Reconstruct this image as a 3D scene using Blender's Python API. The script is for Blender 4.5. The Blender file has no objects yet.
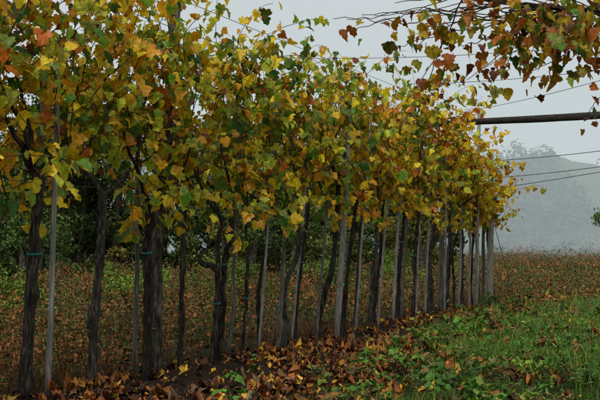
import bpy, math, numpy as np
from mathutils import Vector
rng=np.random.default_rng(7)
scene=bpy.context.scene
scene.view_settings.view_transform='Standard'
scene.view_settings.look='None'
scene.view_settings.exposure=0
COL=scene.collection

# ---------------------------------------------------------------- helpers
def vhash(ix,iy,s):
    n=(ix.astype(np.int64)*374761393+iy.astype(np.int64)*668265263+s*974634777)&0x7fffffff
    n=(n^(n>>13))*1274126177&0x7fffffff
    n=n^(n>>16)
    return (n&0xffff)/65535.0
def vnoise(x,y,s=0):
    x=np.asarray(x,float);y=np.asarray(y,float)
    ix=np.floor(x);iy=np.floor(y);fx=x-ix;fy=y-iy
    fx=fx*fx*(3-2*fx);fy=fy*fy*(3-2*fy)
    a=vhash(ix,iy,s);b=vhash(ix+1,iy,s);c=vhash(ix,iy+1,s);d=vhash(ix+1,iy+1,s)
    return (a*(1-fx)+b*fx)*(1-fy)+(c*(1-fx)+d*fx)*fy
def fbm(x,y,s=0,o=4):
    r=0;a=.5
    for i in range(o):
        r=r+a*vnoise(x*2**i,y*2**i,s+i*17);a*=.5
    return r
def sstep(a,b,x):
    t=np.clip((x-a)/(b-a),0,1);return t*t*(3-2*t)

def mk(name,V,F,mat,cols=None,parent=None,smooth=False):
    V=np.asarray(V,np.float32).reshape(-1,3);F=np.asarray(F,np.int32)
    k=F.shape[1]
    me=bpy.data.meshes.new(name)
    me.vertices.add(len(V));me.vertices.foreach_set('co',V.ravel())
    me.loops.add(F.size);me.loops.foreach_set('vertex_index',F.ravel())
    me.polygons.add(len(F));me.polygons.foreach_set('loop_start',np.arange(len(F),dtype=np.int32)*k)
    if smooth: me.polygons.foreach_set('use_smooth',np.ones(len(F),bool))
    me.update(calc_edges=True)
    if cols is not None:
        at=me.color_attributes.new('Col','FLOAT_COLOR','POINT')
        c=np.ones((len(V),4),np.float32);c[:,:3]=np.clip(cols,0,1)
        at.data.foreach_set('color',c.ravel())
    me.materials.append(mat)
    ob=bpy.data.objects.new(name,me);COL.objects.link(ob)
    if parent: ob.parent=parent
    return ob
def empty(name,loc=(0,0,0)):
    e=bpy.data.objects.new(name,None);e.empty_display_size=.2;COL.objects.link(e)
    return e

class Geo:
    def __init__(s): s.V=[];s.F=[];s.C=[];s.n=0
    def add(s,V,F,C=None):
        s.V.append(V);s.F.append(np.asarray(F)+s.n);s.n+=len(V)
        if C is not None:s.C.append(C)
    def make(s,name,mat,parent=None,smooth=False):
        if not s.V: return None
        return mk(name,np.concatenate(s.V),np.concatenate(s.F),mat,np.concatenate(s.C) if s.C else None,parent,smooth)

def tube(g,P,R,sides=8,rough=0.0,cap=True):
    P=np.asarray(P,float);n=len(P);R=np.broadcast_to(np.asarray(R,float),(n,))
    T=np.gradient(P,axis=0);T/=np.linalg.norm(T,axis=1)[:,None]+1e-9
    up=np.array([0.31,0.2,0.05]) if abs(T[0][2])>.7 else np.array([0,0,1.])
    A=np.cross(T,up);A/=np.linalg.norm(A,axis=1)[:,None]+1e-9
    B=np.cross(T,A)
    th=np.linspace(0,2*np.pi,sides,endpoint=False)
    rr=R[:,None]*(1+rough*(rng.random((n,sides))-.5)+rough*.8*np.sin(3*th[None,:]+np.arange(n)[:,None]*.35))
    V=P[:,None,:]+A[:,None,:]*(rr*np.cos(th))[...,None]+B[:,None,:]*(rr*np.sin(th))[...,None]
    V=V.reshape(-1,3)
    i=np.arange(n-1)[:,None]*sides;j=np.arange(sides)[None,:];j2=(j+1)%sides
    F=np.stack([i+j,i+j2,i+sides+j2,i+sides+j],-1).reshape(-1,4)
    if cap and sides%2==0:
        V=np.concatenate([V,P[:1],P[-1:]]);c0=n*sides
        q=[]
        for k in range(0,sides,2):
            q.append([c0,(k+2)%sides,(k+1)%sides,k])
            b=(n-1)*sides;q.append([c0+1,b+k,b+(k+1)%sides,b+(k+2)%sides])
        F=np.concatenate([F,np.array(q)])
    g.add(V,F,None)

# ---- materials
def nmat(name):
    m=bpy.data.materials.new(name);m.use_nodes=True
    nt=m.node_tree;nt.nodes.clear()
    out=nt.nodes.new('ShaderNodeOutputMaterial')
    return m,nt,out
def leaf_mat(name,trans=.35,rough=.55,spec=.25):
    m,nt,out=nmat(name);N=nt.nodes.new;L=nt.links.new
    a=N('ShaderNodeAttribute');a.attribute_name='Col'
    tc=N('ShaderNodeNewGeometry')
    no=N('ShaderNodeTexNoise');no.inputs['Scale'].default_value=45;no.inputs['Detail'].default_value=3
    L(tc.outputs['Position'],no.inputs['Vector'])
    mr=N('ShaderNodeMapRange');mr.inputs['From Min'].default_value=.3;mr.inputs['From Max'].default_value=.7
    mr.inputs['To Min'].default_value=.6;mr.inputs['To Max'].default_value=1.32
    L(no.outputs[0],mr.inputs['Value'])
    mu=N('ShaderNodeVectorMath');mu.operation='SCALE'
    L(a.outputs['Color'],mu.inputs[0]);L(mr.outputs[0],mu.inputs['Scale'])
    p=N('ShaderNodeBsdfPrincipled');p.inputs['Roughness'].default_value=rough
    p.inputs['Specular IOR Level'].default_value=spec
    L(mu.outputs[0],p.inputs['Base Color'])
    if trans>0:
        t=N('ShaderNodeBsdfTranslucent');mx=N('ShaderNodeMixShader');mx.inputs[0].default_value=trans
        L(mu.outputs[0],t.inputs['Color'])
        L(p.outputs[0],mx.inputs[1]);L(t.outputs[0],mx.inputs[2]);L(mx.outputs[0],out.inputs['Surface'])
    else: L(p.outputs[0],out.inputs['Surface'])
    return m
def bark_mat(name,c1,c2,c3,stretch=(60,60,9),bump=.8,dist=.02,moss=None):
    m,nt,out=nmat(name);N=nt.nodes.new;L=nt.links.new
    g=N('ShaderNodeNewGeometry');mp=N('ShaderNodeMapping');mp.inputs['Scale'].default_value=stretch
    L(g.outputs['Position'],mp.inputs['Vector'])
    no=N('ShaderNodeTexNoise');no.inputs['Scale'].default_value=1;no.inputs['Detail'].default_value=6;no.inputs['Roughness'].default_value=.65
    L(mp.outputs[0],no.inputs['Vector'])
    n2=N('ShaderNodeTexNoise');n2.inputs['Scale'].default_value=5;n2.inputs['Detail'].default_value=4
    L(g.outputs['Position'],n2.inputs['Vector'])
    cr=N('ShaderNodeValToRGB');e=cr.color_ramp.elements
    e[0].position=.38;e[0].color=(*c1,1);e[1].position=.66;e[1].color=(*c3,1)
    k=e.new(.52);k.color=(*c2,1)
    L(no.outputs[0],cr.inputs[0])
    mx=N('ShaderNodeMix');mx.data_type='RGBA'
    mx.inputs[7].default_value=(*(moss or c2),1)
    mr=N('ShaderNodeMapRange');mr.inputs['From Min'].default_value=.5;mr.inputs['From Max'].default_value=.68;mr.inputs['To Max'].default_value=.7
    L(n2.outputs[0],mr.inputs['Value']);L(mr.outputs[0],mx.inputs[0]);L(cr.outputs[0],mx.inputs[6])
    b=N('ShaderNodeBump');b.inputs['Strength'].default_value=bump;b.inputs['Distance'].default_value=dist
    L(no.outputs[0],b.inputs['Height'])
    p=N('ShaderNodeBsdfPrincipled');p.inputs['Roughness'].default_value=.9;p.inputs['Specular IOR Level'].default_value=.2
    L(mx.outputs[2],p.inputs['Base Color']);L(b.outputs[0],p.inputs['Normal']);L(p.outputs[0],out.inputs['Surface'])
    return m
M_leaf=leaf_mat('vine_leaf',.33,.48,.35)
M_dead=leaf_mat('dead_leaf',0,.75,.2)
M_grass=leaf_mat('grass_blade',.2,.55,.3)
M_far=leaf_mat('tree_leaf',0,.8,.1)
BK=[bark_mat('vine_bark_dark',(.005,.004,.003),(.024,.018,.013),(.10,.08,.062),moss=(.024,.026,.013)),
    bark_mat('vine_bark_brown',(.008,.006,.005),(.038,.029,.021),(.14,.115,.09),moss=(.042,.042,.024)),
    bark_mat('vine_bark_grey',(.012,.01,.008),(.055,.047,.038),(.18,.157,.13),moss=(.05,.05,.03))]
M_cane=bark_mat('cane_bark',(.02,.01,.006),(.05,.026,.014),(.1,.055,.03),(40,40,40),.3,.004)
M_tree=bark_mat('tree_bark',(.022,.018,.014),(.10,.084,.066),(.26,.23,.19),(30,30,8),1,.04,(.08,.085,.05))
M_post=bark_mat('weathered_wood',(.045,.04,.034),(.13,.12,.10),(.24,.23,.2),(90,90,5),.6,.006,(.08,.09,.06))
M_pale=bark_mat('pale_wood',(.12,.115,.1),(.27,.255,.22),(.43,.41,.36),(80,80,5),.5,.006,(.17,.18,.14))
M_beam=bark_mat('dark_beam_wood',(.012,.01,.008),(.035,.03,.024),(.09,.08,.07),(6,60,60),.6,.01)
def plain(name,c,r=.6,met=0):
    m,nt,out=nmat(name);N=nt.nodes.new;L=nt.links.new
    p=N('ShaderNodeBsdfPrincipled');p.inputs['Roughness'].default_value=r;p.inputs['Metallic'].default_value=met
    no=N('ShaderNodeTexNoise');no.inputs['Scale'].default_value=30
    g=N('ShaderNodeNewGeometry');L(g.outputs['Position'],no.inputs['Vector'])
    mx=N('ShaderNodeMix');mx.data_type='RGBA';mx.inputs[6].default_value=(*[v*.6 for v in c],1);mx.inputs[7].default_value=(*c,1)
    L(no.outputs[0],mx.inputs[0]);L(mx.outputs[2],p.inputs['Base Color']);L(p.outputs[0],out.inputs['Surface'])
    return m
M_wire=plain('wire_steel',(.09,.09,.09),.6,.3)
M_tie=plain('tie_string',(.02,.28,.24),.6)

# ---- row frame
A0=np.array([-1.8,5.7]);RL=np.array([5.03,8.7]);RLEN=float(np.hypot(*RL))
e_a=RL/RLEN;e_n=np.array([e_a[1],-e_a[0]])   # along row / toward the path side
def rowp(t,d=0): return A0+RL*t+e_n*d
def ad(x,y):
    rx=x-A0[0];ry=y-A0[1]
    return rx*e_a[0]+ry*e_a[1], rx*e_n[0]+ry*e_n[1]
def bound(a): return np.clip(1.75-.155*a,.3,2.2)

# ---- ground height
def gh(x,y):
    x=np.asarray(x,float);y=np.asarray(y,float)
    a,d=ad(x,y)
    b=bound(a)
    near=1-sstep(25,60,np.hypot(x,y))
    soil=sstep(-.5,.1,d)*(1-sstep(b-.3,b+.25,d))*(1-sstep(12,15,a))*near
    h=.09*soil*(.6+.8*fbm(x*1.3,y*1.3,5))
    h=h+soil*.14*(fbm(x*6,y*6,9)-.45)
    h=h+near*.05*(fbm(x*.9,y*.9,2)-.5)+near*.03*(fbm(x*4,y*4,3)-.5)
    h=h+near*-.04
    far=sstep(55,130,y)
    h=h-14*far
    h=h+1.2*(fbm(x*.03+9,y*.03,4)-.45)*sstep(20,50,np.hypot(x,y))
    return h
def stretch(lo,hi,c0,c1,step,n_out):
    mid=np.arange(c0,c1,step)
    k=np.linspace(0,1,n_out+1)[1:]
    a=c0-(c0-lo)*(k**2.6);b=c1+(hi-c1)*(k**2.6)
    return np.concatenate([a[::-1],mid,b])
xs=stretch(-420,420,-5,9,.07,45);ys=stretch(-60,700,3,18,.075,60)
X,Y=np.meshgrid(xs,ys);Z=gh(X,Y)
a,d=ad(X,Y);b=bound(a)
nz=fbm(X*2.2,Y*2.2,31);nz2=fbm(X*.35,Y*.35,33);nz3=fbm(X*.8+4,Y*.8,35)
soilc=np.array([.034,.021,.012]);grassc=np.array([.045,.07,.014]);dryc=np.array([.055,.036,.018]);farc=np.array([.08,.05,.025])
gm=sstep(-.15,.2,d-b+(nz-.45)*.9)[...,None]*(.45+.55*sstep(.35,.5,nz3)[...,None])
C=soilc*(1-gm)+grassc*gm
dm=(1-sstep(-.9,-.1,d+(nz-.5)*.6))[...,None]
dd_=dryc*(1-sstep(.45,.6,nz3)[...,None])+np.array([.028,.038,.013])*sstep(.45,.6,nz3)[...,None]
C=C*(1-dm)+dd_*dm
fm=sstep(11,18,a+(nz2-.5)*4)[...,None]
C=C*(1-fm)+farc*fm
vm=sstep(60,120,np.hypot(X,Y))[...,None]
C=C*(1-vm)+np.array([.05,.07,.03])*vm
C=C*(.6+.8*nz[...,None])
ny,nx=X.shape
idx=np.arange(ny*nx).reshape(ny,nx)
F=np.stack([idx[:-1,:-1],idx[:-1,1:],idx[1:,1:],idx[1:,:-1]],-1).reshape(-1,4)
m,nt,out=nmat('earth');N=nt.nodes.new;L=nt.links.new
at=N('ShaderNodeAttribute');at.attribute_name='Col'
g_=N('ShaderNodeNewGeometry')
no=N('ShaderNodeTexNoise');no.inputs['Scale'].default_value=14;no.inputs['Detail'].default_value=8;no.inputs['Roughness'].default_value=.7
L(g_.outputs['Position'],no.inputs['Vector'])
mr=N('ShaderNodeMapRange');mr.inputs['From Min'].default_value=.3;mr.inputs['From Max'].default_value=.7;mr.inputs['To Min'].default_value=.35;mr.inputs['To Max'].default_value=1.6
L(no.outputs[0],mr.inputs['Value'])
sc=N('ShaderNodeVectorMath');sc.operation='SCALE';L(at.outputs['Color'],sc.inputs[0]);L(mr.outputs[0],sc.inputs['Scale'])
bp=N('ShaderNodeBump');bp.inputs['Strength'].default_value=1;bp.inputs['Distance'].default_value=.04;L(no.outputs[0],bp.inputs['Height'])
p=N('ShaderNodeBsdfPrincipled');p.inputs['Roughness'].default_value=.95;p.inputs['Specular IOR Level'].default_value=.1
L(sc.outputs[0],p.inputs['Base Color']);L(bp.outputs[0],p.inputs['Normal']);L(p.outputs[0],out.inputs['Surface'])
mk('ground',np.stack([X,Y,Z],-1).reshape(-1,3),F,m,C.reshape(-1,3),smooth=True)
M_earth=m

# ---- leaf templates
half=[(.0,.0),(.15,-.15),(.36,-.14),(.43,.02),(.58,.12),(.60,.32),(.50,.42),(.37,.46),(.40,.62),(.27,.72),(.14,.86),(0,1.0)]
outl=half+[(-x,y) for x,y in half[-2:0:-1]]
TV=np.array([(0,.36)]+outl)
nT=len(TV);TF=np.array([[0,i,i%(nT-1)+1] for i in range(1,nT)])
SV=np.array([(0,.45),(0,0),(.38,.25),(.33,.7),(0,1.),(-.33,.7),(-.38,.25)]);SF=np.array([[0,i,i%6+1] for i in range(1,7)])
QV=np.array([(0,-.1),(.4,.3),(.12,1.),(-.42,.55)]);QF=np.array([[0,1,2],[0,2,3]])
BV=np.array([(0,0),(.13,.3),(.1,.7),(0,1.),(-.1,.7),(-.13,.3)]);BF=np.array([[0,1,5],[1,2,4],[1,4,5],[2,3,4]])
def leaves(g,P,Nn,D,S,Cc,edge=None,simple=0,curl=1.0):
    tv,tf=[(TV,TF),(SV,SF),(QV,QF),(BV,BF)][int(simple)]
    n=len(P);k=len(tv)
    D=D/np.linalg.norm(D,axis=1)[:,None]
    Xa=np.cross(D,Nn);Xa/=np.linalg.norm(Xa,axis=1)[:,None]+1e-9
    Na=np.cross(Xa,D)
    fold=(rng.normal(.12,.3,n)*curl)[:,None];dr=(rng.normal(-.28,.28,n)*curl)[:,None];tw=(rng.normal(0,.3,n)*curl)[:,None]
    wx=(rng.uniform(.8,1.15,n))[:,None]
    x=tv[:,0][None,:]*wx;y=tv[:,1][None,:]+0*x
    if simple==0:
        j=rng.normal(1,.08,(n,k));x=x*j;y=.36+(y-.36)*j
    z=fold*np.abs(x)*1.3+dr*y*y+tw*x*y+rng.normal(0,.035*curl,(n,k))
    V=P[:,None,:]+S[:,None,None]*(Xa[:,None,:]*x[...,None]+D[:,None,:]*y[...,None]+Na[:,None,:]*z[...,None])
    F=(tf[None]+(np.arange(n)*k)[:,None,None]).reshape(-1,3)
    Cv=np.repeat(Cc[:,None,:],k,1)
    if edge is not None:
        w=np.clip(.6+rng.normal(0,.3,(n,k)),0,1);w[:,0]=0
        Cv=Cv*(1-w[...,None])+edge[:,None,:]*w[...,None]
    g.add(V.reshape(-1,3),F,Cv.reshape(-1,3))

YEL=np.array([1.0,.72,.022]);GOLD=np.array([.88,.46,.018]);ORA=np.array([.70,.20,.022]);BRN=np.array([.24,.07,.02])
LIM=np.array([.55,.64,.04]);GRN=np.array([.18,.40,.028]);DGR=np.array([.055,.17,.02])
PAL=np.stack([YEL,GOLD,ORA,BRN,LIM,GRN,DGR])
def pick(prob):
    prob=prob/prob.sum(1)[:,None];c=np.cumsum(prob,1);r=rng.random(len(prob))[:,None]
    i=np.minimum((c<r).sum(1),6)
    return PAL[i]*rng.uniform(.55,1.12,(len(prob),1))*rng.uniform(.92,1.08,(len(prob),3)),i
def edges(C,i):
    r=rng.random(len(C))[:,None]
    e=np.where(r<.14,BRN*1.2,np.where(r<.32,C*.65+ORA*.35,C*.92))
    e=np.where((i>=4)[:,None]&(r>.6),C*.5+YEL*.5,e)
    return e

def top_t(t): return np.interp(t,[-.5,0,.1,.25,.33,.45,.6,.8,.87,.93,1.0,1.07],[3.3,3.5,3.55,3.5,3.3,3.3,3.5,3.45,3.15,2.75,2.4,2.0])

def shoots(n,t0,t1,geo_c,geo_l):
    for _ in range(n):
        t=rng.uniform(t0,t1);tp=float(top_t(t))
        z0=1.45+(tp-2.15)*rng.random()**.8
        lowz=1.08+.4*rng.random() if t<.38 else 1.28+.2*rng.random()
        dd=rng.normal(0,.13)
        L_=rng.uniform(.5,1.25)
        p=np.array([*rowp(t,dd),z0])
        side=rng.choice([-1,1])
        v=np.array([*(e_a*rng.normal(.08,.5)+e_n*side*abs(rng.normal(.25,.3))),rng.uniform(.35,1.1)])
        if rng.random()<.3: v[2]=rng.uniform(-.7,.2)
        v/=np.linalg.norm(v)
        step=.045;k=int(L_/step)+2
        Pp=[p.copy()]
        drp=rng.uniform(.02,.08)
        for j in range(k):
            v=v+rng.normal(0,.07,3)+np.array([0,0,-drp*(j/k)*1.6])
            v/=np.linalg.norm(v);p=p+v*step
            if p[2]>tp+.1: v[2]-=.3
            if p[2]<lowz or ad(p[0],p[1])[0]>1.05*RLEN: break
            Pp.append(p.copy())
        Pp=np.array(Pp)
        if len(Pp)<4: continue
        tube(geo_c,Pp,np.linspace(.0045,.002,len(Pp)),4,cap=False)
        q=Pp[1:];m=len(q)
        keep=rng.random(m)<.95;q=q[keep];m=len(q)
        if m==0: continue
        az=rng.uniform(0,2*np.pi,m)
        off=np.stack([np.cos(az)*.06,np.sin(az)*.06,rng.uniform(-.06,.03,m)],1)
        pos=q+off
        outw=np.stack([np.cos(az),np.sin(az),rng.uniform(.1,1.3,m)],1)
        outw[:,:2]+=e_n*rng.choice([-.7,.7,.7],m)[:,None]
        Nn=outw/np.linalg.norm(outw,axis=1)[:,None]
        D=np.stack([np.cos(az)*.5,np.sin(az)*.5,-rng.uniform(.2,1.2,m)],1)+rng.normal(0,.35,(m,3))
        S=rng.uniform(.042,.104,m)
        aa,_=ad(pos[:,0],pos[:,1]);tt=aa/RLEN;zz=pos[:,2]
        nn=fbm(aa*1.6+3,zz*1.6,71,3);n2=fbm(aa*2.6,zz*2.6+8,75,2)
        g=np.exp(-((tt-.22)/.2)**2)*(1-sstep(2.7,3.5,zz))
        gr=np.clip(.62+1.2*g+(nn-.47)*5.5-.2*sstep(.6,.85,tt),.05,2.8)
        br=np.clip(.28+(n2-.47)*2.8+.3*sstep(.42,.6,tt)*sstep(1.6,2.6,zz)*(1-sstep(.75,.9,tt)),.03,1.3)
        prob=np.stack([1.35+0*gr,.75+0*gr,.8*br+.04,.6*br,.75*gr+.15,1.15*gr,1.05*gr],1)
        c,i=pick(prob)
        sz=np.where(i==3,.8,1.0)
        leaves(geo_l,pos,Nn,D,S*sz,c,edges(c,i))

# ---- grapevines : (t_base, lean_dt, radius, head height)
vines=[(-.42,.0,.05,1.6),(-.33,.01,.045,1.6),(-.24,.0,.05,1.6),(-.16,.01,.05,1.55),(-.085,.0,.045,1.6),
(-.0103,.008,.040,1.62),(.05,.004,.033,1.5),(.0996,.0,.036,1.45),(.16,-.004,.023,1.5),(.1894,.02,.023,1.35),(.2153,.018,.031,1.5),
(.253,.006,.015,1.5),(.2757,.016,.019,1.45),(.3132,.036,.028,1.75),(.3411,.043,.019,1.7),(.3975,.042,.031,1.85),
(.4635,.038,.025,1.8),(.49,.035,.017,1.7),(.518,.03,.027,1.8),(.5563,.042,.023,1.75),(.610,.034,.027,1.85),(.65,.03,.017,1.75),(.68,.026,.029,1.8),(.72,.026,.019,1.7),
(.746,.015,.027,1.8),(.775,.03,.017,1.7),(.80,.02,.022,1.7),(.835,.022,.018,1.7),(.87,.015,.029,1.7),(.90,.02,.022,1.7),(.93,.02,.018,1.7),(.955,.012,.026,1.6),(1.0,.01,.024,1.6)]
ts=[v[0] for v in vines]
for vi,(t,ld,r,hh) in enumerate(vines):
    root=empty('grapevine')
    d0=rng.normal(0,.05);d1=d0+rng.normal(0,.05)
    b0=rowp(t,d0);z0=float(gh(b0[0],b0[1]))-.06
    b1=rowp(t+ld,d1)
    n=40;s=np.linspace(0,1,n)
    ph=rng.uniform(0,6.28,6)
    def wob(a1):
        kx=np.sort(np.concatenate([[0,1],rng.uniform(.12,.9,4)]));ky=np.concatenate([[0],rng.normal(0,a1,4),[0]])
        w=np.interp(s,kx,ky)
        for _ in range(3): w[1:-1]=(w[:-2]+w[1:-1]*2+w[2:])/4
        return w+rng.normal(0,.0025,n)
    am=rng.choice([.012,.02,.03,.04],p=[.35,.35,.2,.1])
    wa=wob(am);wn=wob(am*.8)
    P=np.zeros((n,3))
    for k in range(n):
        xy=b0*(1-s[k])+b1*s[k]+e_a*wa[k]+e_n*wn[k]
        P[k]=(*xy,z0*(1-s[k])+hh*s[k])
    R=r*(1.1-.3*s**.7+.3*np.exp(-s*14)+.07*np.sin(s*14+ph[3])+.06*np.sin(s*31+ph[5])+.3*np.exp(-((s-1)/.06)**2))
    for _ in range(3): R=R*(1+.3*np.exp(-((s-rng.uniform(.15,.95))/.02)**2))
    g=Geo();tube(g,P,R,12,.26)
    for ar in range(rng.integers(2,4)):
        q=P[-2].copy();v=np.array([*(e_a*rng.choice([-1,1])*rng.uniform(.3,1.1)+e_n*rng.normal(0,.25)),rng.uniform(.4,1.3)])
        pp=[q.copy()]
        for k in range(12):
            v=v/np.linalg.norm(v)+rng.normal(0,.16,3)*.8;v/=np.linalg.norm(v);q=q+v*.06;pp.append(q.copy())
        tube(g,np.array(pp),np.linspace(r*.6,r*.2,13),8,.2)
    for ar in range(rng.integers(0,3)):
        k=rng.integers(8,30);q=P[k];v=np.array([*(e_a*rng.choice([-1,1])*.8+e_n*rng.normal(0,.5)),.6])*rng.uniform(.05,.1)
        tube(g,np.array([q,q+v*.6,q+v*[1,1,1.4]]),[r*.5,r*.4,r*.28],8,.2)
    if vi==9:
        o=P[25]
        pp=np.array([o,o+[-.05,-.02,.05],o+[-.11,-.04,.06],o+[-.15,-.05,.09],o+[-.18,-.05,.17],o+[-.15,-.05,.23],o+[-.11,-.05,.18]])
        tube(g,pp,[.026,.026,.026,.025,.022,.018,.012],10,.25)
    g.make('trunk',BK[rng.choice(3,p=[.45,.33,.22])],root,True)
    gc=Geo();gl=Geo()
    lo=(ts[vi-1]+t)/2 if vi else t-.05
    hi=(ts[vi+1]+t)/2 if vi<len(vines)-1 else 1.015
    lo+=ld*.5;hi+=ld*.5
    dens=58 if t>-.1 else 26
    shoots(max(3,int((hi-lo)*RLEN*dens)),lo-.015,hi+.01,gc,gl)
    gc.make('canes',M_cane,root);gl.make('foliage',M_leaf,root)
    if rng.random()<.6:
        gt=Geo()
        k=int(rng.uniform(15,34))
        th=np.linspace(0,2*np.pi,14)
        for dz in (0,.008):
            ring=P[k]+np.stack([np.cos(th)*(R[k]+.008),np.sin(th)*(R[k]+.008),dz+.006*np.sin(th)],1)
            tube(gt,ring,.003,4,cap=False)
        gt.make('tie',M_tie,root)

# ---- trellis posts : t, lean, height, half width, material, d
def post(t,ld,h,w,mat,d=-.08):
    b0=rowp(t,d);b1=rowp(t+ld,d);z0=float(gh(*b0))-.1
    n=9;g=Geo();s=np.linspace(0,1,n)[:,None]
    P=np.concatenate([b0*(1-s)+b1*s,z0*(1-s)+h*s],1)+rng.normal(0,.005,(n,3))
    tube(g,P,w*(1.05-.15*s[:,0]),8,.1)
    g.make('trellis_post',mat,None,False)
for a_ in [(-.25,0,2.7,.035,M_post),(0.006,.007,2.6,.02,M_pale,.03),(.108,.002,2.5,.02,M_post),(.238,.02,2.4,.017,M_post),(.265,.03,2.4,.013,M_pale,.08),(.302,.032,2.7,.022,M_post,.06),(.33,.045,2.5,.012,M_pale,.05),(.355,.05,2.5,.013,M_post),(.38,.05,2.6,.016,M_post,.05),(.428,.042,2.9,.032,M_pale,.06),
 (.475,.045,2.7,.014,M_pale,.07),(.50,.045,2.7,.018,M_post),(.54,.05,2.6,.014,M_pale,.06),(.585,.045,2.8,.02,M_pale,.06),(.645,.05,2.8,.02,M_post),(.66,.03,2.6,.014,M_pale,.08),(.70,.03,2.6,.018,M_pale,.06),(.775,.02,2.7,.016,M_pale,.07),(.80,.02,2.9,.04,M_post),(.84,.03,2.6,.02,M_pale,.07),(.89,.02,2.6,.02,M_pale,.07),(.915,.03,3.4,.032,M_pale,.1),(.985,.018,2.75,.05,M_pale,.12),(1.01,.01,2.2,.03,M_post)]:
    post(*a_)
# ---- wires
def wire(p,q,sag=.02,r=.0035,n=14):
    g=Geo();s=np.linspace(0,1,n)[:,None];P=np.array(p)*(1-s)+np.array(q)*s
    P[:,2]-=sag*4*s[:,0]*(1-s[:,0]);tube(g,P,r,5,cap=False);return g.make('trellis_wire',M_wire)
for z,dz in [(1.55,0),(1.95,.03),(2.45,.0),(2.95,.05),(3.22,.05)]:
    wire((*rowp(-.42,.02),z),(*rowp(1.0,.02),z+dz),.03,.003,30)
R1=rowp(.8,4.9)
wire((*rowp(.99,0),2.55),(*rowp(.92,5.2),2.95),.12,.006);wire((*rowp(.99,0),2.25),(*rowp(.92,5.2),2.8),.13,.006);wire((*rowp(1.0,0),2.05),(*rowp(.95,5.2),2.7),.03,.006)
wire((*rowp(.66,0),3.35),(*rowp(.55,5),3.2),.12,.004);wire((*rowp(.9,0),3.3),(*rowp(.35,5.0),3.0),.1,.004);wire((*rowp(.35,0),3.1),(*rowp(.30,5.0),2.75),.1,.003)
wire((*rowp(1.0,0),2.1),(*rowp(1.10,.25),0.0),.0,.006)
# ---- pergola beam
g=Geo();n=26;s=np.linspace(0,1,n)[:,None]
P=np.concatenate([rowp(.8,-.7)*(1-s)+R1*s,2.96+0*s-.05*s],1);P[:,2]+=.015*np.sin(s[:,0]*9)
tube(g,P,.05-.004*np.sin(s[:,0]*11),10,.1);g.make('pergola_beam',M_beam,None,True)
g=Geo();Pr=rowp(.8,4.75);tube(g,np.array([[*Pr,-.1],[*Pr,1.5],[*Pr,3.05]]),.06,8,.05);g.make('pergola_post',M_post)

# ---- right-hand overhanging vine (pergola vine, rooted beside the path)
root=empty('grapevine')
g=Geo();bx=np.array([3.0,5.2])
n=24;s=np.linspace(0,1,n)
P=np.stack([bx[0]+.06*np.sin(s*6),bx[1]+.05*np.sin(s*5+1),-.08+2.55*s],1)
tube(g,P,.05*(1.25-.5*s),12,.2)
hd=P[-1]
gc=Geo();gl=Geo()
def arm(p,q,sag,r0,r1,n=24,wob=.03):
    s=np.linspace(0,1,n)[:,None];Q=np.array(p)*(1-s)+np.array(q)*s
    Q[:,2]+=sag*4*s[:,0]*(1-s[:,0]);w=np.cumsum(rng.normal(0,wob*.35,(n,3)),0);w-=s*w[-1];Q+=w
    tube(g if r0>.01 else gc,Q,np.linspace(r0,r1,n),6,.15);return Q
main=arm(hd,(1.0,4.9,2.60),.0,.026,.011)
main2=arm(hd,(1.9,4.3,2.7),.05,.022,.012)
def over_leaves(Q,dens,drop,scale=1.,prob=(1.1,1.1,1.4,1.1,.5,.8,.7)):
    m=max(1,int(len(Q)*dens));q=Q[rng.integers(0,len(Q),m)]+rng.normal(0,.03,(m,3))
    az=rng.uniform(0,2*np.pi,m);off=np.stack([np.cos(az)*.06,np.sin(az)*.06,-rng.uniform(.02,drop,m)],1)
    D=np.stack([np.cos(az)*.5,np.sin(az)*.5,-rng.uniform(.2,1.2,m)],1)+rng.normal(0,.25,(m,3))
    Nn=np.stack([np.cos(az),np.sin(az)-.5,rng.uniform(0,1,m)],1);Nn/=np.linalg.norm(Nn,axis=1)[:,None]
    c,i=pick(np.tile(np.array(prob),(m,1)))
    leaves(gl,q+off,Nn,D,rng.uniform(.035,.085,m)*scale*np.where(i==3,.75,1),c*.65,edges(c*.65,i),0,1.3)  # palette darkened: backlit shade painted into the overhanging leaves
for k in range(80):
    src=(main if rng.random()<.6 else main2)[rng.integers(4,24)]
    L_=rng.uniform(.35,.9)
    v=np.array([-rng.uniform(.2,1.),rng.normal(0,.5),rng.uniform(-.35,.12)])
    v/=np.linalg.norm(v);p=np.array(src);Q=[p]
    for j in range(int(L_/.05)):
        v=v+rng.normal(0,.09,3)+[0,0,-.018];v/=np.linalg.norm(v);p=p+v*.05;Q.append(p)
    Q=np.array(Q);tube(gc,Q,np.linspace(.005,.002,len(Q)),5,.1,cap=False)
    if src[0]>1.35 or rng.random()<.15: over_leaves(Q,1.25 if src[0]>1.35 else .5,.12)
for q in [(.2,4.9,2.46),(.35,4.6,2.40),(.55,5.1,2.32),(.3,5.2,2.54),(.75,4.8,2.36),(.9,4.6,2.22),(.45,4.9,2.48),(.62,4.7,2.44),(.25,4.8,2.36)]:
    st=main[rng.integers(12,20)];Q=arm(st,q,rng.uniform(-.02,.06),.005,.002,26,.04)
    over_leaves(Q[14:],.3,.05)
for c_,n_ in [((.85,4.9,2.34),34),((1.2,4.8,2.42),30),((1.5,4.7,2.3),28),((1.25,4.7,2.26),14)]:
    Q=np.array(c_)+rng.normal(0,[.14,.12,.08],(n_,3));over_leaves(Q,1,.06)
# a dangling shoot with leaves
Q=arm((.85,4.9,2.36),(.74,4.82,2.02),0,.004,.002,12,.02);over_leaves(Q,.9,.04)
g.make('trunk',BK[0],root,True);gc.make('canes',M_cane,root);gl.make('foliage',M_leaf,root)

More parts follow.
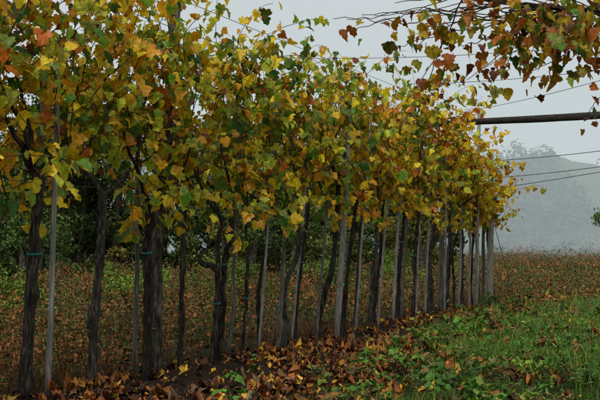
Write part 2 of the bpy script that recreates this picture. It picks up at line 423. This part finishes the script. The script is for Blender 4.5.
# ---- trees
def crown(gl,centers,rad,n,size,base,var=.3,tpl=2):
    for c,r in zip(centers,rad):
        m=int(n)
        u=rng.normal(0,1,(m,3));u/=np.linalg.norm(u,axis=1)[:,None]
        rr=r*(rng.random(m)**.45)*rng.uniform(.8,1.25,m)
        pos=np.array(c)+u*rr[:,None]*[1,1,.8]
        Nn=u+rng.normal(0,.6,(m,3));Nn/=np.linalg.norm(Nn,axis=1)[:,None]
        D=np.cross(Nn,rng.normal(0,1,(m,3)))
        col=np.array(base)*rng.uniform(1-var,1+var)*rng.uniform(.6,1.4,(m,1))
        leaves(gl,pos,Nn,D,rng.uniform(.6,1.3,m)*size,col,None,tpl,.6)
def tree(name,base,pts,r0,r1,crowns,n,size,colr,sides=14):
    root=empty(name);g=Geo()
    P=np.array(pts,float)
    tt=np.linspace(0,len(P)-1,40);Q=np.stack([np.interp(tt,np.arange(len(P)),P[:,k]) for k in range(3)],1)
    w=np.cumsum(rng.normal(0,.005,(40,3)),0);Q+=w
    s=np.linspace(0,1,40);tube(g,Q,(r0*(1-s)+r1*s)*(1+.25*np.exp(-s*16)),sides,.16)
    for c,r in crowns:
        st=Q[rng.integers(24,39)];lim=np.linspace(0,1,10)[:,None];LQ=st*(1-lim)+np.array(c)*lim+rng.normal(0,.04,(10,3))*np.sin(lim*3.14)
        tube(g,LQ,np.linspace(r1*.8,r1*.15,10),7,.1)
    g.make('trunk',M_tree,root,True);gl=Geo()
    crown(gl,[c for c,_ in crowns],[r for _,r in crowns],n,size,colr,.3,0)
    gl.make('foliage',M_leaf,root)
b=rowp(.142,-.22)
tree('tree',b,[(b[0],b[1],-.1),(b[0]+.02,b[1],1.0),(b[0]+.09,b[1]+.02,2.0),(b[0]+.2,b[1]+.03,3.2),(b[0]+.26,b[1]+.05,4.6)],.070,.036,
  [((b[0]+.3+rng.normal(0,.5),b[1]+rng.normal(0,.5),4.6+rng.normal(0,.4)),.35) for _ in range(6)],60,.09,(.6,.5,.05))
b=rowp(.03,-1.6)
tree('tree',b,[(b[0],b[1],-.1),(b[0]+.05,b[1],1.5),(b[0]+.02,b[1]+.02,3.2),(b[0]+.1,b[1]+.03,5)],.045,.03,
  [((b[0]+rng.normal(0,.5),b[1]+rng.normal(0,.5),4.6+rng.normal(0,.4)),.4) for _ in range(5)],50,.09,(.6,.5,.05))

# woodland behind the row
gl=Geo();gt=Geo()
def wood(x,y,h,r,colr,nl=26,nf=150,size=.28):
    z=float(gh(x,y))
    tube(gt,np.array([[x,y,z-.3],[x+.2,y,z+h*.5],[x+.1,y,z+h*.85]]),[.16,.1,.05],7,.1)
    cs=[];rs=[]
    for _ in range(nl):
        k=rng.random();ang=rng.uniform(0,6.28);w=r*math.sqrt(max(.05,1-(2*k-.85)**2*.8))*rng.random()**.5
        cs.append((x+math.cos(ang)*w,y+math.sin(ang)*w,z+h*(.06+.9*k)));rs.append(r*rng.uniform(.16,.36))
    crown(gl,cs,rs,nf,size,colr,.45)
for k in range(34):
    x=-27+k*.98+rng.normal(0,.6);y=36+rng.uniform(-5,9)
    h=rng.uniform(5.5,8.5)*np.interp(x,[-24,-6,3,7],[1.1,1.0,.7,.35])
    wood(x,y,h,rng.uniform(1.8,2.8)*np.interp(x,[-24,0,7],[1,1,.6]),np.array([.055,.10,.028])*rng.uniform(.65,1.2)+np.array([.045,.025,0])*rng.random(),34,260,.15)
for k in range(24):
    x=-22+k*1.25+rng.normal(0,.7);y=25+rng.uniform(-5,5)
    if x/y>.18: continue
    wood(x,y,rng.uniform(1.0,2.6),rng.uniform(.9,1.5),np.array([.06,.10,.025])*rng.uniform(.6,1.4)+np.array([.09,.03,0])*rng.random()**2,16,170,.085)
for k in range(30):
    x=-60+k*5.2+rng.normal(0,1.5);y=145+rng.uniform(-10,24)
    wood(x,y,rng.uniform(10,14),rng.uniform(3.5,5),np.array([.07,.09,.035])*rng.uniform(.7,1.2),22,170,.5)
wood(13.4,33,3.4,1.5,np.array([.07,.13,.025]),20,260,.12)
root=empty('background_trees');gl.make('foliage',M_far,root);gt.make('trunks',M_tree,root,True)

# ---- hill
hx=np.linspace(-330,330,260);hy=np.linspace(150,420,110);HX,HY=np.meshgrid(hx,hy)
rid=sstep(150,270,HY)*(1-.4*sstep(300,420,HY))
prof=np.interp(HX,[-330,-150,-40,30,52,60,74,95,120,160,330],[28,40,38,32,31,33,36.5,33,27,30,36])
HZ=-14+(prof+8)*rid+fbm(HX*.13,HY*.13,51)*4+fbm(HX*.025,HY*.025,52)*8*rid-6
idx=np.arange(HX.size).reshape(HX.shape);F=np.stack([idx[:-1,:-1],idx[:-1,1:],idx[1:,1:],idx[1:,:-1]],-1).reshape(-1,4)
root=empty('hill')
mk('terrain',np.stack([HX,HY,HZ],-1).reshape(-1,3),F,M_earth,np.tile([.09,.12,.05],(HX.size,1)),root,True)
gl=Geo()
nt_=5200;tx=rng.uniform(-120,210,nt_);ty=rng.uniform(160,290,nt_)
keep=fbm(tx*.035,ty*.035,88)>.40   # clearings
tx=tx[keep];ty=ty[keep];nt_=len(tx)
ii=np.clip(np.round((ty-150)/270*109).astype(int),0,109);jj=np.clip(np.round((tx+330)/660*259).astype(int),0,259)
tz=HZ[ii,jj];tr=rng.uniform(1.6,3.8,nt_);tcol=np.array([.04,.068,.022])*rng.uniform(.4,1.9,(nt_,1))+np.array([.05,.025,0])*rng.random((nt_,1))**3
rep=26;u=rng.normal(0,1,(nt_*rep,3));u[:,2]=abs(u[:,2])*1.2-.15;u/=np.linalg.norm(u,axis=1)[:,None]
T_=np.repeat(np.arange(nt_),rep)
pp=np.stack([tx[T_],ty[T_],tz[T_]+1.5],1)+u*tr[T_][:,None]*rng.uniform(.75,1.1,(nt_*rep,1))*[1,1,1.35]
D=np.cross(u,rng.normal(0,1,u.shape))
leaves(gl,pp,u+rng.normal(0,.3,u.shape),D,rng.uniform(.7,1.5,len(pp)),tcol[T_]*rng.uniform(.7,1.3,(len(pp),1)),None,2,.6)
gl.make('forest',M_far,root)

# ---- grass blades
def blades(g,x,y,h,w,col,bend=.5):
    n=len(x);z=gh(x,y)-.01
    az=rng.uniform(0,6.28,n);bz=rng.uniform(0,6.28,n);bd=rng.random(n)*bend
    w0=np.stack([np.cos(az),np.sin(az),0*az],1)*w[:,None];bb=np.stack([np.cos(bz),np.sin(bz),0*bz],1)*(bd*h)[:,None]
    P=np.stack([x,y,z],1);up=np.array([0,0,1.])
    V=np.stack([P-w0*.5,P+w0*.5,P+bb*.35+up*(h*.55)[:,None]+w0*.38,P+bb*.35+up*(h*.55)[:,None]-w0*.38,P+bb+up*(h*(1-.3*bd))[:,None]],1)
    F=np.array([[0,1,2],[0,2,3],[3,2,4]]);F=(F[None]+(np.arange(n)*5)[:,None,None]).reshape(-1,3)
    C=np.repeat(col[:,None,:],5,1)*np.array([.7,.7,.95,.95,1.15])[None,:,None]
    g.add(V.reshape(-1,3),F,C.reshape(-1,3))
g=Geo()
n=300000;a_=rng.uniform(-3,22,n);d_=rng.uniform(.2,9,n)
x=A0[0]+e_a[0]*a_+e_n[0]*d_;y=A0[1]+e_a[1]*a_+e_n[1]*d_
pat=fbm(x*1.1,y*1.1,61);pa2=fbm(x*.8+4,y*.8,35);b=bound(a_)
k=(d_-b+(fbm(x*2.2,y*2.2,31)-.45)*.9>rng.normal(.1,.22,n))&(y>4.6)&(x<9)&(rng.random(n)<np.clip((pat-.32)*3.2,.06,1))&(rng.random(n)<.35+.65*sstep(.36,.52,pa2))&(rng.random(n)<np.clip(12/y,0,1)**.8)
x=x[k];y=y[k];pat=pat[k];pa2=pa2[k];n=len(x)
h=rng.uniform(.04,.12,n)*(.4+1.9*pat)*(1+1.4*(rng.random(n)<.06))
gc1=np.array([.09,.22,.018]);gc2=np.array([.22,.33,.035]);gc3=np.array([.36,.27,.10])
r=rng.random((n,1));th=(.45+.25*pa2)[:,None];col=np.where(r<th,gc1,np.where(r<.88,gc2,gc3))*rng.uniform(.5,1.25,(n,1))
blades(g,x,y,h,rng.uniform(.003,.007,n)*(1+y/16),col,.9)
g.make('grass',M_grass)

# weeds in the grass
gw=Geo()
for _ in range(900):
    a_=rng.uniform(-2,12);d_=float(bound(a_))+abs(rng.normal(0.0,1.5))-.2
    x=A0[0]+e_a[0]*a_+e_n[0]*d_;y=A0[1]+e_a[1]*a_+e_n[1]*d_
    if y<4.6: continue
    m=rng.integers(12,40);big=rng.random()<.16;hh=rng.uniform(.04,.14)*(2.6 if big else 1);z=float(gh(x,y))
    az=rng.uniform(0,6.28,m);f=rng.random(m)
    P=np.stack([x+np.cos(az)*.04*(1-f)+rng.normal(0,.035,m),y+np.sin(az)*.04+rng.normal(0,.035,m),z+.01+hh*f],1)
    D=np.stack([np.cos(az),np.sin(az),rng.uniform(-.2,1.2,m)],1);Nn=np.stack([-np.cos(az)*.5+rng.normal(0,.3,m),-np.sin(az)*.5+rng.normal(0,.3,m),np.ones(m)],1)
    base=[(.065,.18,.02),(.10,.25,.025),(.21,.30,.04),(.30,.17,.06)][rng.choice(4,p=[.4,.28,.18,.14])]
    col=np.array(base)*rng.uniform(.6,1.4)*rng.uniform(.6,1.3,(m,1))
    leaves(gw,P,Nn,D,rng.uniform(.02,.07,m)*(1.2 if big else 1),col,None,rng.choice([3,3,3,1]),1.6)
gw.make('weeds',M_grass)

# dry grass behind row and scrub field
g=Geo();n=150000
a_=rng.uniform(-8,24,n);d_=-.15-rng.random(n)**1.5*13
x=A0[0]+e_a[0]*a_+e_n[0]*d_;y=A0[1]+e_a[1]*a_+e_n[1]*d_
pat=fbm(x*.9,y*.9,91);pb=fbm(x*.5+7,y*.5,93);k=(rng.random(n)<np.clip((pat-.36)*4,.04,1))&(y>3);x=x[k];y=y[k];pat=pat[k];pb=pb[k];n=len(x)
r=rng.random((n,1))+(.47-pb[:,None])*1.2
col=np.where(r<.3,[.07,.11,.025],np.where(r<.7,[.17,.09,.035],[.27,.13,.045]))*rng.uniform(.35,1.15,(n,1))
blades(g,x,y,rng.uniform(.08,.36,n)*(.3+1.3*pat)*np.interp(x,[-3,2],[1.2,.65]),rng.uniform(.003,.007,n)*(1+y/14),col,.95)
n=90000;x=rng.uniform(-30,45,n);y=16+rng.random(n)**1.3*55
aa,dd=ad(x,y);pat=fbm(x*.4,y*.4,95);k=((aa>11.5+rng.normal(0,.6,n))|(dd<-8))&(rng.random(n)<np.clip((pat-.32)*3.5,.04,1));x=x[k];y=y[k];pat=pat[k];n=len(x)
r=rng.random((n,1));col=np.where(r<.5,[.22,.12,.05],np.where(r<.78,[.13,.14,.045],[.28,.16,.06]))*rng.uniform(.5,1.3,(n,1))
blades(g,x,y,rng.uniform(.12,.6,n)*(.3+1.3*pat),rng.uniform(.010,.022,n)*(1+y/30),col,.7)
g.make('dry_grass',M_grass)

g=Geo()
for _ in range(1900):
    if rng.random()<.55:
        y=17+rng.random()**1.4*50;x=rng.uniform(.1,.5)*y+rng.normal(0,1)
        aa,dd=ad(x,y)
        if aa<12: continue
    else:
        a_=rng.uniform(-4,13);d_=-rng.uniform(.8,11);x=A0[0]+e_a[0]*a_+e_n[0]*d_;y=A0[1]+e_a[1]*a_+e_n[1]*d_
    m=70;hh=rng.uniform(.12,.55)
    z=float(gh(x,y));sc_=1+y/50
    P=np.stack([x+rng.normal(0,.16*sc_,m),y+rng.normal(0,.16*sc_,m),z+rng.random(m)*hh*sc_],1)
    Nn=rng.normal(0,1,(m,3));Nn/=np.linalg.norm(Nn,axis=1)[:,None];D=np.cross(Nn,rng.normal(0,1,(m,3)))
    base=[(.34,.12,.035),(.20,.08,.03),(.12,.15,.035),(.36,.18,.04),(.07,.11,.025),(.06,.12,.022)][rng.integers(0,6)]
    leaves(g,P,Nn,D,rng.uniform(.015,.045,m)*sc_,np.array(base)*rng.uniform(.35,1.3,(m,1)),None,2,.8)
g.make('scrub',M_dead)
# tall dried weeds
gs=Geo();gl=Geo()
for _ in range(190):
    if rng.random()<.7: a_=rng.uniform(-2.2,2.4);d_=-rng.uniform(.15,2.6)
    else: a_=rng.uniform(2,12);d_=-rng.uniform(.8,5)
    x=A0[0]+e_a[0]*a_+e_n[0]*d_;y=A0[1]+e_a[1]*a_+e_n[1]*d_
    if y<4.2: continue
    z=float(gh(x,y))
    base=[(.34,.15,.045),(.22,.10,.035),(.38,.21,.06),(.12,.15,.035)][rng.choice(4,p=[.35,.25,.2,.2])]
    for q in range(rng.integers(2,6)):
        hh=rng.uniform(.3,.85);v=np.array([rng.normal(0,.25),rng.normal(0,.25),1.]);p=np.array([x+rng.normal(0,.04),y+rng.normal(0,.04),z-.03]);Q=[p]
        for j in range(10):
            v=v+rng.normal(0,.08,3);v/=np.linalg.norm(v);p=p+v*hh/10;Q.append(p)
        Q=np.array(Q);tube(gs,Q,np.linspace(.0035,.0012,11),4,cap=False)
        m=34;qq=Q[rng.integers(2,11,m)]+rng.normal(0,.025,(m,3));az=rng.uniform(0,6.28,m)
        D=np.stack([np.cos(az),np.sin(az),rng.uniform(-.9,.6,m)],1);Nn=rng.normal(0,1,(m,3))
        leaves(gl,qq,Nn,D,rng.uniform(.015,.05,m),np.array(base)*rng.uniform(.45,1.4,(m,1)),None,3,2.0)
root=empty('dried_weeds');gs.make('stems',M_cane,root);gl.make('foliage',M_dead,root)
for (x,y,r) in [(-3.9,11.5,.6),(-2.6,13,.6),(-5.6,12.5,.9),(-1.0,15,.6),(.6,17,.6),(2.6,20,.8)]:
    root=empty('shrub');gt=Geo();gl=Geo();z=float(gh(x,y))
    cs=[]
    for _ in range(14):
        c=np.array([x+rng.normal(0,r*.5),y+rng.normal(0,r*.5),z+rng.uniform(.25,1.3)*r]);cs.append(c)
        tube(gt,np.array([[x,y,z-.05],[(x+c[0])/2,(y+c[1])/2,(z+c[2])*.6],c]),[.012,.008,.004],6)
    crown(gl,cs,[r*.38]*14,220,.038,np.array((.17,.27,.04))*rng.uniform(.55,1.05),.4)
    gt.make('stems',M_cane,root);gl.make('foliage',M_far,root)

# ---- fallen leaves
g=Geo();n=25000
a_=rng.uniform(-4,14,n);b=bound(a_);d_=np.where(rng.random(n)<.68,rng.uniform(-.4,.8,n)*1.0+rng.random(n)*(b-.2),rng.uniform(-1.6,6,n))
x=A0[0]+e_a[0]*a_+e_n[0]*d_;y=A0[1]+e_a[1]*a_+e_n[1]*d_
pat=fbm(x*1.8,y*1.8,101);k=(rng.random(n)<np.clip((pat-.31)*4,.1,1))&(y>4.2);x=x[k];y=y[k];n=len(x);d_=d_[k];b=b[k]
P=np.stack([x,y,gh(x,y)+rng.uniform(.008,.05,n)+np.where(d_>b,.03,0)],1)
az=rng.uniform(0,6.28,n);D=np.stack([np.cos(az),np.sin(az),rng.normal(0,.3,n)],1);Nn=np.stack([rng.normal(0,.4,n),rng.normal(0,.4,n),np.ones(n)],1);Nn/=np.linalg.norm(Nn,axis=1)[:,None]
LP=np.array([[.15,.06,.026],[.36,.12,.03],[.52,.21,.035],[.75,.45,.05],[.06,.03,.02],[.28,.17,.09]])
i=rng.choice(6,n,p=[.27,.25,.15,.10,.15,.08]);c=LP[i]*rng.uniform(.45,1.2,(n,1))
leaves(g,P,Nn,D,rng.uniform(.028,.074,n),c,c*rng.uniform(.4,1.0,(n,1)),0,2.1)
g.make('fallen_leaves',M_dead)

# ---- mist (homogeneous: extinction plus its own airlight)
SIG=.0036
mm,nt,out=nmat('mist');v=nt.nodes.new('ShaderNodeVolumeAbsorption');v.inputs['Color'].default_value=(0,0,0,1);v.inputs['Density'].default_value=SIG
em=nt.nodes.new('ShaderNodeEmission');em.inputs['Color'].default_value=(.52,.61,.635,1);em.inputs['Strength'].default_value=SIG
ad_=nt.nodes.new('ShaderNodeAddShader');nt.links.new(v.outputs[0],ad_.inputs[0]);nt.links.new(em.outputs[0],ad_.inputs[1])
nt.links.new(ad_.outputs[0],out.inputs['Volume'])
bpy.ops.mesh.primitive_cube_add(size=1,location=(0,190,22));o=bpy.context.object;o.name='mist';o.scale=(640,300,90);o.data.materials.append(mm)

# ---- world, sun
el,ro=math.radians(50),math.radians(205)
w=bpy.data.worlds.new('World');scene.world=w;w.use_nodes=True;nt=w.node_tree;nt.nodes.clear()
out=nt.nodes.new('ShaderNodeOutputWorld');bg=nt.nodes.new('ShaderNodeBackground')
sk=nt.nodes.new('ShaderNodeTexSky');sk.sky_type='NISHITA';sk.sun_disc=False;sk.sun_elevation=el;sk.sun_rotation=ro;sk.dust_density=4;sk.air_density=1.2
hs=nt.nodes.new('ShaderNodeHueSaturation');hs.inputs['Saturation'].default_value=.12
mx=nt.nodes.new('ShaderNodeMix');mx.data_type='RGBA';mx.inputs[0].default_value=.7;mx.inputs[7].default_value=(7.6,7.95,8.1,1)
nt.links.new(sk.outputs[0],hs.inputs['Color']);nt.links.new(hs.outputs[0],mx.inputs[6]);nt.links.new(mx.outputs[2],bg.inputs['Color'])
bg.inputs['Strength'].default_value=.1;nt.links.new(bg.outputs[0],out.inputs['Surface'])
sl=bpy.data.lights.new('sun','SUN');sl.energy=1.5;sl.angle=math.radians(10);sl.color=(1,.95,.87)
so=bpy.data.objects.new('sun',sl);COL.objects.link(so)
dv=Vector((math.sin(ro)*math.cos(el),math.cos(ro)*math.cos(el),math.sin(el)))
so.rotation_euler=dv.to_track_quat('Z','Y').to_euler()

# ---- camera
cd=bpy.data.cameras.new('camera');cd.lens=49.4;cd.clip_end=2000;cd.clip_start=.05
co=bpy.data.objects.new('camera',cd);COL.objects.link(co);co.location=(0,0,1.1);co.rotation_euler=(math.radians(90+3.1),0,0)
scene.camera=co
